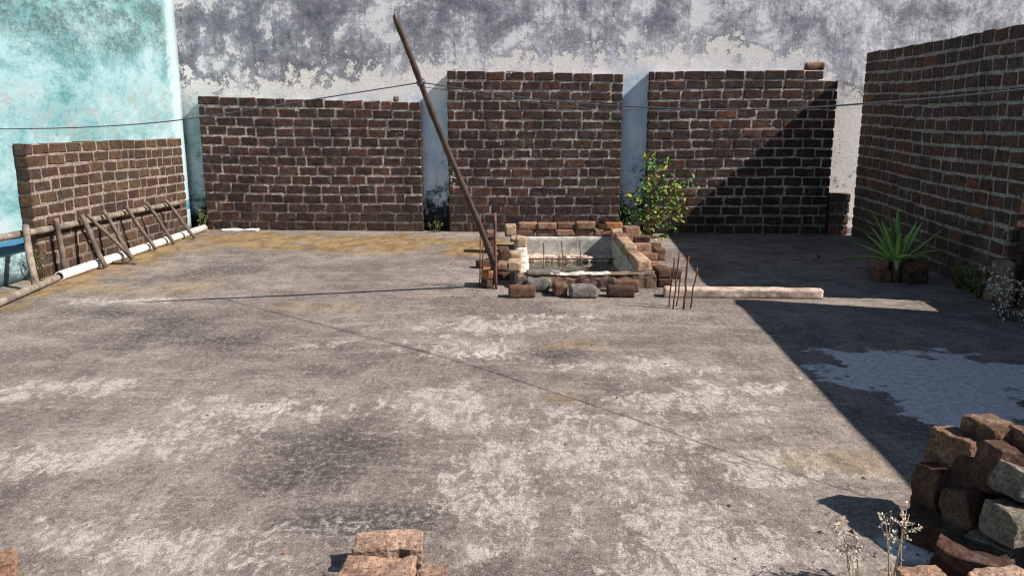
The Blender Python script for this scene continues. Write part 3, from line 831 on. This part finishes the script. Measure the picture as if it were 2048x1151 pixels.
# bits on top of the panels
zx = on_back(-1.52)
props(link('cement_lump', lumpy('cement_lump', .07, .07, .07, 62, .012, .02, .3), M['slab'], None, (zx[0], zx[1] + .06, 1.70)), label='small dark lump on top of the lower brick panel', cat='lump')
zx = on_back(3.82)
props(link('brick_bat', lumpy('brick_bat', .26, .11, .085, 63, .012, .03, .2, .03), M['loose_brown'], None, (zx[0], zx[1] + .06, 2.085), (0, 0, BACK)), label='broken brick on top of the shadowed panel', cat='brick')

# ------------------------------------------------------------------ plants
def leaf_quad(v, f, p, d, up, L, W):
    """one bent leaf of two quads"""
    s = d.cross(up)
    if s.length < 1e-4: s = Vector((1, 0, 0))
    s.normalize(); n = s.cross(d)
    i = len(v)
    m = p + d * L * .5 + n * L * .10
    e = p + d * L
    v += [p, m - s * W * .5, e, m + s * W * .5]
    f += [(i, i + 1, i + 2), (i, i + 2, i + 3)]

def rdir(q, up=0.0):
    while True:
        d = Vector((q.uniform(-1, 1), q.uniform(-1, 1), q.uniform(-1, 1) + up))
        if .05 < d.length < 1.6: return d.normalized()

def shrub():
    q = random.Random(12)
    base = Vector((1.75, 10.22, 0))
    root = empty('shrub', base, label='leafy green and yellow shrub growing at the panels\' foot behind the tank', cat='shrub')
    clumps = [((-.02, -.02, .95), .10, 130), ((.10, -.05, .80), .20, 260), ((.0, -.05, .60), .22, 300), ((.30, -.06, .58), .17, 200), ((.55, -.06, .68), .11, 60), ((-.18, -.06, .42), .20, 260),
              ((.22, -.10, .36), .22, 260), ((-.30, -.08, .20), .18, 200), ((.02, -.10, .18), .24, 260), ((.35, -.08, .18), .14, 90), ((.46, -.06, .42), .10, 50)]
    v, f = [], []
    for c, r, n in clumps:
        for _ in range(int(n * .36)):
            p = Vector(c) + rdir(q) * r * 1.12 * q.random() ** .4
            p.y = min(p.y, .05); p.z = max(.01, p.z); p.x *= .88
            out = (p - Vector(c)).normalized()
            d = (out * .8 + rdir(q, .1)).normalized()
            leaf_quad(v, f, p, d, (out + Vector((0, 0, .8)) + rdir(q) * .7).normalized(), q.uniform(.045, .085), q.uniform(.028, .05))
    link('foliage', pydata('foliage', v, f), M['leaf'], root)
    bm = bmesh.new()
    for c, r, n in clumps:
        c = Vector(c)
        tube(bm, [Vector((q.uniform(-.05, .05), 0, 0)), c * .45 + Vector((q.uniform(-.04, .04), -.02, .02)), c, c + rdir(q, .5) * r * .8], [.011, .008, .005, .002], 5)
    link('stem', bm_mesh(bm, 'stem', True), M['stem'], root)
shrub()

def blade(v, f, p, az, el0, L, W, droop, n=8, q=None):
    """thick tapering leaf with a V section that arches over"""
    h = Vector((math.cos(az), math.sin(az), 0)); s = Vector((-math.sin(az), math.cos(az), 0))
    i0 = len(v); el = el0; pos = Vector(p)
    for k in range(n + 1):
        t = k / n
        w = W * (1 - t) ** .75 * (0.75 + .5 * min(1, t * 4)) if k < n else 0.002
        d = h * math.cos(el) + Vector((0, 0, 1)) * math.sin(el)
        nn = s.cross(d) * -1
        v += [pos - s * w * .5 + nn * w * .22, pos, pos + s * w * .5 + nn * w * .22, pos - nn * w * .18 * 1.2]
        pos = pos + d * (L / n); el -= droop / n
    for k in range(n):
        a, b = i0 + k * 4, i0 + k * 4 + 4
        f += [(a, a + 1, b + 1, b), (a + 1, a + 2, b + 2, b + 1), (a + 2, a + 3, b + 3, b + 2), (a + 3, a, b, b + 3)]

def aloe():
    q = random.Random(4)
    root = empty('succulent_plant', (3.585, 7.34, .19), label='spiky green succulent growing from the small brick planter', cat='plant')
    spec = [(3.14, .25, .46, .05, .35), (2.85, .55, .42, .055, .3), (0.15, .30, .44, .045, .1), (-.4, .75, .42, .06, -.1), (.4, .95, .45, .05, -.1), (1.2, 1.25, .46, .05, .1), (1.9, 1.35, .52, .05, .1),
            (2.3, 1.2, .48, .05, .15), (2.8, 1.05, .42, .05, .1), (3.6, 1.1, .44, .055, .2), (4.3, 1.2, .40, .06, .4), (4.7, .75, .30, .06, 1.1), (4.2, .5, .26, .06, 1.3), (5.3, .7, .28, .055, .9),
            (.9, .7, .38, .05, .3), (3.3, .8, .38, .05, .3), (5.0, 1.2, .40, .055, .15)]
    for az, el, L, W, dr in spec:
        v, f = [], []
        blade(v, f, (math.cos(az) * .03, math.sin(az) * .03, 0), az + q.uniform(-.1, .1), el, L * 1.12 * q.uniform(.85, 1.08), W * 1.55, dr + q.uniform(-.1, .25))
        link('leaf', pydata('leaf', v, f, True), M['aloe'], root)
    bm = bmesh.new(); tube(bm, [(0, 0, -.19), (0, 0, .05)], [.05, .04], 8)
    link('stem', bm_mesh(bm, 'stem', True), M['stem'], root)
aloe()
gp = 'bricks of the small planter'
loose(3.47, 7.30, 0, .12, .22, .11, M['loose_brown'], 'lower left brick of the planter under the succulent', 4, group=gp)
loose(3.46, 7.31, .111, .11, .21, .10, M['loose_pink'], 'upper left brick of the planter under the succulent', -5, group=gp)
loose(3.73, 7.22, 0, .20, .13, .11, M['loose_dark'], 'lower right brick of the planter beside the dark gap', 6, group=gp)
loose(3.74, 7.23, .111, .19, .12, .10, M['loose_brown'], 'upper right brick of the planter beside the dark gap', 2, group=gp)
loose(3.60, 7.50, 0, .24, .11, .20, M['loose_dark'], 'dark brick at the back of the planter behind the succulent', 2, group=gp)

def weed(name, loc, h, spread, n, seed, mat, label, leaf=.04, cat='weed', group='weeds along the walls', stems=6):
    q = random.Random(seed)
    root = empty(name, loc, label=label, cat=cat, group=group)
    bm = bmesh.new(); v, f = [], []
    for s_ in range(stems):
        a = q.uniform(0, 6.28); r = q.random() * spread
        p0 = Vector((math.cos(a) * r * .35, math.sin(a) * r * .35, 0)); p2 = Vector((math.cos(a) * r, math.sin(a) * r, h * q.uniform(.55, 1)))
        p1 = p0.lerp(p2, .5) + Vector((q.uniform(-.02, .02), q.uniform(-.02, .02), h * .12))
        tube(bm, [p0, p1, p2], [.004, .003, .0015], 4)
        for _ in range(n // stems):
            t = q.random()
            p = p0.lerp(p1, t * 2) if t < .5 else p1.lerp(p2, t * 2 - 1)
            leaf_quad(v, f, p, rdir(q, .35), rdir(q, 1), leaf * q.uniform(.6, 1.3), leaf * q.uniform(.3, .55))
    link('stem', bm_mesh(bm, 'stem', True), M['stem'] if mat is not M['drypale'] else M['dry'], root)
    link('foliage', pydata('foliage', v, f), mat, root)
weed('weed', (-4.19, 10.72, 0), .32, .14, 150, 1, M['weed'], 'pale weed clump in the corner by the pipe end')
weed('weed', (-1.02, 10.66, 0), .20, .12, 110, 2, M['weed'], 'small weed in the slot between the two left panels')
for i, (x, y, h) in enumerate([(4.02, 7.05, .30), (4.06, 6.86, .24), (3.98, 6.62, .30)]):
    weed('weed', (x, y, 0), h, .17, 150, 10 + i, M['weed'], ['leafy weed just right of the planter at the wall foot', 'middle weed between planter and the stone slabs', 'weed growing against the leaning stone slabs'][i])
weed('weed', (3.35, 8.6, 0), .05, .05, 24, 15, M['weed'], 'tiny weed on the shaded floor behind the planter', .03)
weed('dry_weed', (3.80, 5.86, 0), .42, .30, 260, 16, M['dry_sunlit'], 'pale dried weed coloured as if sunlit at the right edge', .034, group='dry weeds', stems=16)
weed('weed', (-4.42, 7.38, 0), .35, .10, 60, 17, M['weed'], 'withered weed between the ladder and the panel end', .04)

def dry_flower(loc, stems, seed, label):
    q = random.Random(seed)
    root = empty('dry_weed', loc, label=label, cat='weed', group='dry weeds')
    bm = bmesh.new(); v, f = [], []
    for (tx, ty, h) in stems:
        p0 = Vector((q.uniform(-.015, .015), q.uniform(-.015, .015), 0)); p3 = Vector((tx, ty, h))
        pts = [p0.lerp(p3, t) + Vector((q.uniform(-.006, .006), q.uniform(-.006, .006), 0)) for t in (0, .3, .6)] + [p3]
        tube(bm, pts, [.0028, .0024, .002, .0012], 5)
        for _ in range(5):
            t = q.uniform(.6, 1); p = p0.lerp(p3, t); e = p + rdir(q, .5) * q.uniform(.02, .05)
            tube(bm, [p, e], [.0013, .001], 4)
            for _ in range(9): leaf_quad(v, f, e + rdir(q) * .006, rdir(q, .3), rdir(q), q.uniform(.006, .014), q.uniform(.005, .010))
        for _ in range(12): leaf_quad(v, f, p0.lerp(p3, q.uniform(.1, .95)), rdir(q), rdir(q), q.uniform(.006, .016), .005)
    link('stem', bm_mesh(bm, 'stem', True), M['dry'], root)
    props(link('seed_head', pydata('seed_head', v, f), M['drypale'], root), kind='stuff')
dry_flower((1.235, 2.34, 0), [(-.02, .02, .27), (.03, .02, .275), (-.045, .0, .25), (.045, .03, .25)], 31, 'dry flower stalk with pale heads beside the rubble pile')
dry_flower((1.125, 2.36, 0), [(-.03, .03, .16), (-.06, .02, .22), (.01, .03, .12), (-.02, .0, .19)], 32, 'thin dry stalk left of the paler dry flower')

# stone slabs leaning on the right wall
props(link('stone_slab', lumpy('stone_slab', .15, .07, .36, 71, .010, .03, .3, .02), M['slab'], None, (3.985, 6.50, 0), (R(-5), R(5), R(-82))), label='left of two stone slabs leaning at the right wall\'s end', cat='stone', group='leaning stone slabs')
props(link('stone_slab', lumpy('stone_slab', .14, .07, .38, 72, .010, .03, .3, .02), M['slab'], None, (3.99, 6.33, 0), (R(4), R(7), R(-80))), label='right of two stone slabs leaning at the right wall\'s end', cat='stone', group='leaning stone slabs')

# ------------------------------------------------------------------ rubble pile in the right foreground
RB, RO, RG, RT = M['rough_brown'], M['rough_orange'], M['rough_grey'], M['rough_top']
gp = 'rubble bricks in the right foreground pile'
def chunk(name, L, D, H, seed, amp, rag):
    """broken brick: a box with corners knocked off by random planes, then roughened"""
    q = random.Random(seed)
    bm = bmesh.new()
    bmesh.ops.create_cube(bm, size=1.0, matrix=Matrix.Diagonal((L, D, H, 1)))
    for _ in range(3):
        c = Vector((q.choice((-1, 1)) * L * .5, q.choice((-1, 1)) * D * .5, q.choice((-1, 1, 1)) * H * .5))
        n = Vector((c.x / L * q.uniform(.4, 1.4), c.y / D * q.uniform(.4, 1.4), c.z / H * q.uniform(.5, 1.5))).normalized()
        r = bmesh.ops.bisect_plane(bm, geom=bm.verts[:] + bm.edges[:] + bm.faces[:], plane_co=c - n * q.uniform(.006, .024), plane_no=n, clear_outer=True)
        ed = [e for e in r['geom_cut'] if isinstance(e, bmesh.types.BMEdge)]
        if ed: bmesh.ops.contextual_create(bm, geom=ed)
    bmesh.ops.bevel(bm, geom=bm.edges[:], offset=.004, segments=1, affect='EDGES')
    bmesh.ops.triangulate(bm, faces=bm.faces[:])
    for _ in range(4):
        ed = [e for e in bm.edges if e.calc_length() > .016]
        if not ed: break
        bmesh.ops.subdivide_edges(bm, edges=ed, cuts=1)
        bmesh.ops.triangulate(bm, faces=bm.faces[:])
    w = Vector((seed * 3.7, seed * 1.3, seed * 7.1))
    for v in bm.verts:
        s_ = v.co.copy()
        v.co += noise.noise_vector(s_ * 7 + w) * rag + noise.noise_vector(s_ * 22 + w) * amp + noise.noise_vector(s_ * 60 + w) * amp * .55
    return bm_mesh(bm, name)
def rub(x, y, z, L, D, H, rot, mat, label, group=gp, amp=.0075, rag=.009):
    me = chunk('rubble_brick', L, D, H, rnd.randint(1, 900), amp, rag)
    props(link('rubble_brick', me, mat, None, (x, y, z), tuple(R(a) for a in rot)), label=label, cat='brick', group=group)
# lower layer
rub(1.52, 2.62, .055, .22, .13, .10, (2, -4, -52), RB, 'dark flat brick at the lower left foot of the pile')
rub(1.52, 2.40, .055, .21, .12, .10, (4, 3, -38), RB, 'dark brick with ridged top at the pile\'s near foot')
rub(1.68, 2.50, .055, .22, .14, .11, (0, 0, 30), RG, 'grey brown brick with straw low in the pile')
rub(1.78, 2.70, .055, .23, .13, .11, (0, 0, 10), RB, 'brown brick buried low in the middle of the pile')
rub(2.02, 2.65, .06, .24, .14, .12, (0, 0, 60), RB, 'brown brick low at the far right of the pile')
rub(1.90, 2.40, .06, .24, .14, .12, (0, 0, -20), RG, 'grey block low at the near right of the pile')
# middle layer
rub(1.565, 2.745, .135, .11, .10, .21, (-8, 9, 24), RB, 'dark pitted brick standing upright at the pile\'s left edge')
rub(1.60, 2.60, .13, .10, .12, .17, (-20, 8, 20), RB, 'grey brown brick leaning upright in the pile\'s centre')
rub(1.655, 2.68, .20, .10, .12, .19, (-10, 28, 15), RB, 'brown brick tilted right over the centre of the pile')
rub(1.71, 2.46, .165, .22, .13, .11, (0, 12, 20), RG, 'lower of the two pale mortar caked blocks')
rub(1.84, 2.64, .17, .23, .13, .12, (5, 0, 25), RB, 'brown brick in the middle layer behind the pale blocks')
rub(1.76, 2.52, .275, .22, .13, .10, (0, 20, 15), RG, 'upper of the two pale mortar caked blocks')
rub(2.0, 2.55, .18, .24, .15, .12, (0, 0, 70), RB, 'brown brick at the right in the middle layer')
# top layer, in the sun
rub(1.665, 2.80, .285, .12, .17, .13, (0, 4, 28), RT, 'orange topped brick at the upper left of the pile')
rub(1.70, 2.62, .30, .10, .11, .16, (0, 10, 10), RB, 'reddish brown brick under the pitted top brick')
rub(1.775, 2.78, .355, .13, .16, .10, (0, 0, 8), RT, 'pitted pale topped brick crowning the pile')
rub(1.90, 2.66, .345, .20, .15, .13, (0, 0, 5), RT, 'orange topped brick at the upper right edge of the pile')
# near, in the sun
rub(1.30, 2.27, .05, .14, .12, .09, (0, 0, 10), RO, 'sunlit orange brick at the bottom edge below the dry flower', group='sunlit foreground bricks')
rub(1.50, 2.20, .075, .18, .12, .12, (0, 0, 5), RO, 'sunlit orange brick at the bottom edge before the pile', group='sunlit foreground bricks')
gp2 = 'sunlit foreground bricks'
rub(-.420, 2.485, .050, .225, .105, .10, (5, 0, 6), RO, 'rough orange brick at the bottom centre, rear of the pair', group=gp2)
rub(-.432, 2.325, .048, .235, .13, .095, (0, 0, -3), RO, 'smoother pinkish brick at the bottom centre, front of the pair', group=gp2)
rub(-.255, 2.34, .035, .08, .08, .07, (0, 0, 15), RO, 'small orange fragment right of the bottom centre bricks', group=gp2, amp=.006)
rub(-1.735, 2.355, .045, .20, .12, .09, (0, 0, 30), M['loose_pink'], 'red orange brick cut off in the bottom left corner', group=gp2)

# ------------------------------------------------------------------ grit, crumbs and dry leaf bits lying about
def crumbs(name, spots, mat, seed, lo, hi, label):
    q = random.Random(seed)
    v, f = [], []
    for (cx, cy, rx, ry, n) in spots:
        for _ in range(n):
            x, y = cx + q.gauss(0, .5) * rx, cy + q.gauss(0, .5) * ry
            if PX0 - .2 < x < PX1 + .2 and 6.98 < y < 9.5: continue
            r = lo * (hi / lo) ** (q.random() ** 2.2)
            i = len(v)
            a = q.uniform(0, 6.28)
            for k in range(4):
                rr = r * q.uniform(.6, 1.2)
                v.append((x + math.cos(a + k * 1.571) * rr, y + math.sin(a + k * 1.571) * rr, .001))
            v.append((x + q.uniform(-.3, .3) * r, y + q.uniform(-.3, .3) * r, r * q.uniform(.5, 1.1)))
            f += [(i, i + 1, i + 4), (i + 1, i + 2, i + 4), (i + 2, i + 3, i + 4), (i + 3, i, i + 4)]
    o = link(name, pydata(name, v, f), mat)
    props(o, label=label, cat='grit', kind='stuff')
crumbs('brick_crumbs', [(1.45, 2.6, .5, .5, 130), (-.4, 2.45, .4, .3, 40), (.65, 6.75, 1.2, .35, 110), (1.5, 8.3, .25, 1.4, 70), (-.3, 8.0, .3, 1.4, 60), (3.7, 7.0, .5, .6, 70)], M['loose_pink'], 5, .004, .018, 'small brick crumbs scattered round the tank and the rubble pile')
crumbs('grit', [(0, 4.2, 3.6, 2.6, 200), (-2.0, 10.55, 3.6, .22, 420), (3.0, 10.2, 1.6, .25, 220), (4.0, 7.5, .25, 3.0, 320), (-4.2, 8.5, .28, 3.0, 320), (1.35, 6.25, .2, .15, 30)], M['slab'], 6, .003, .014, 'brown grit and dirt bits strewn over the floor')
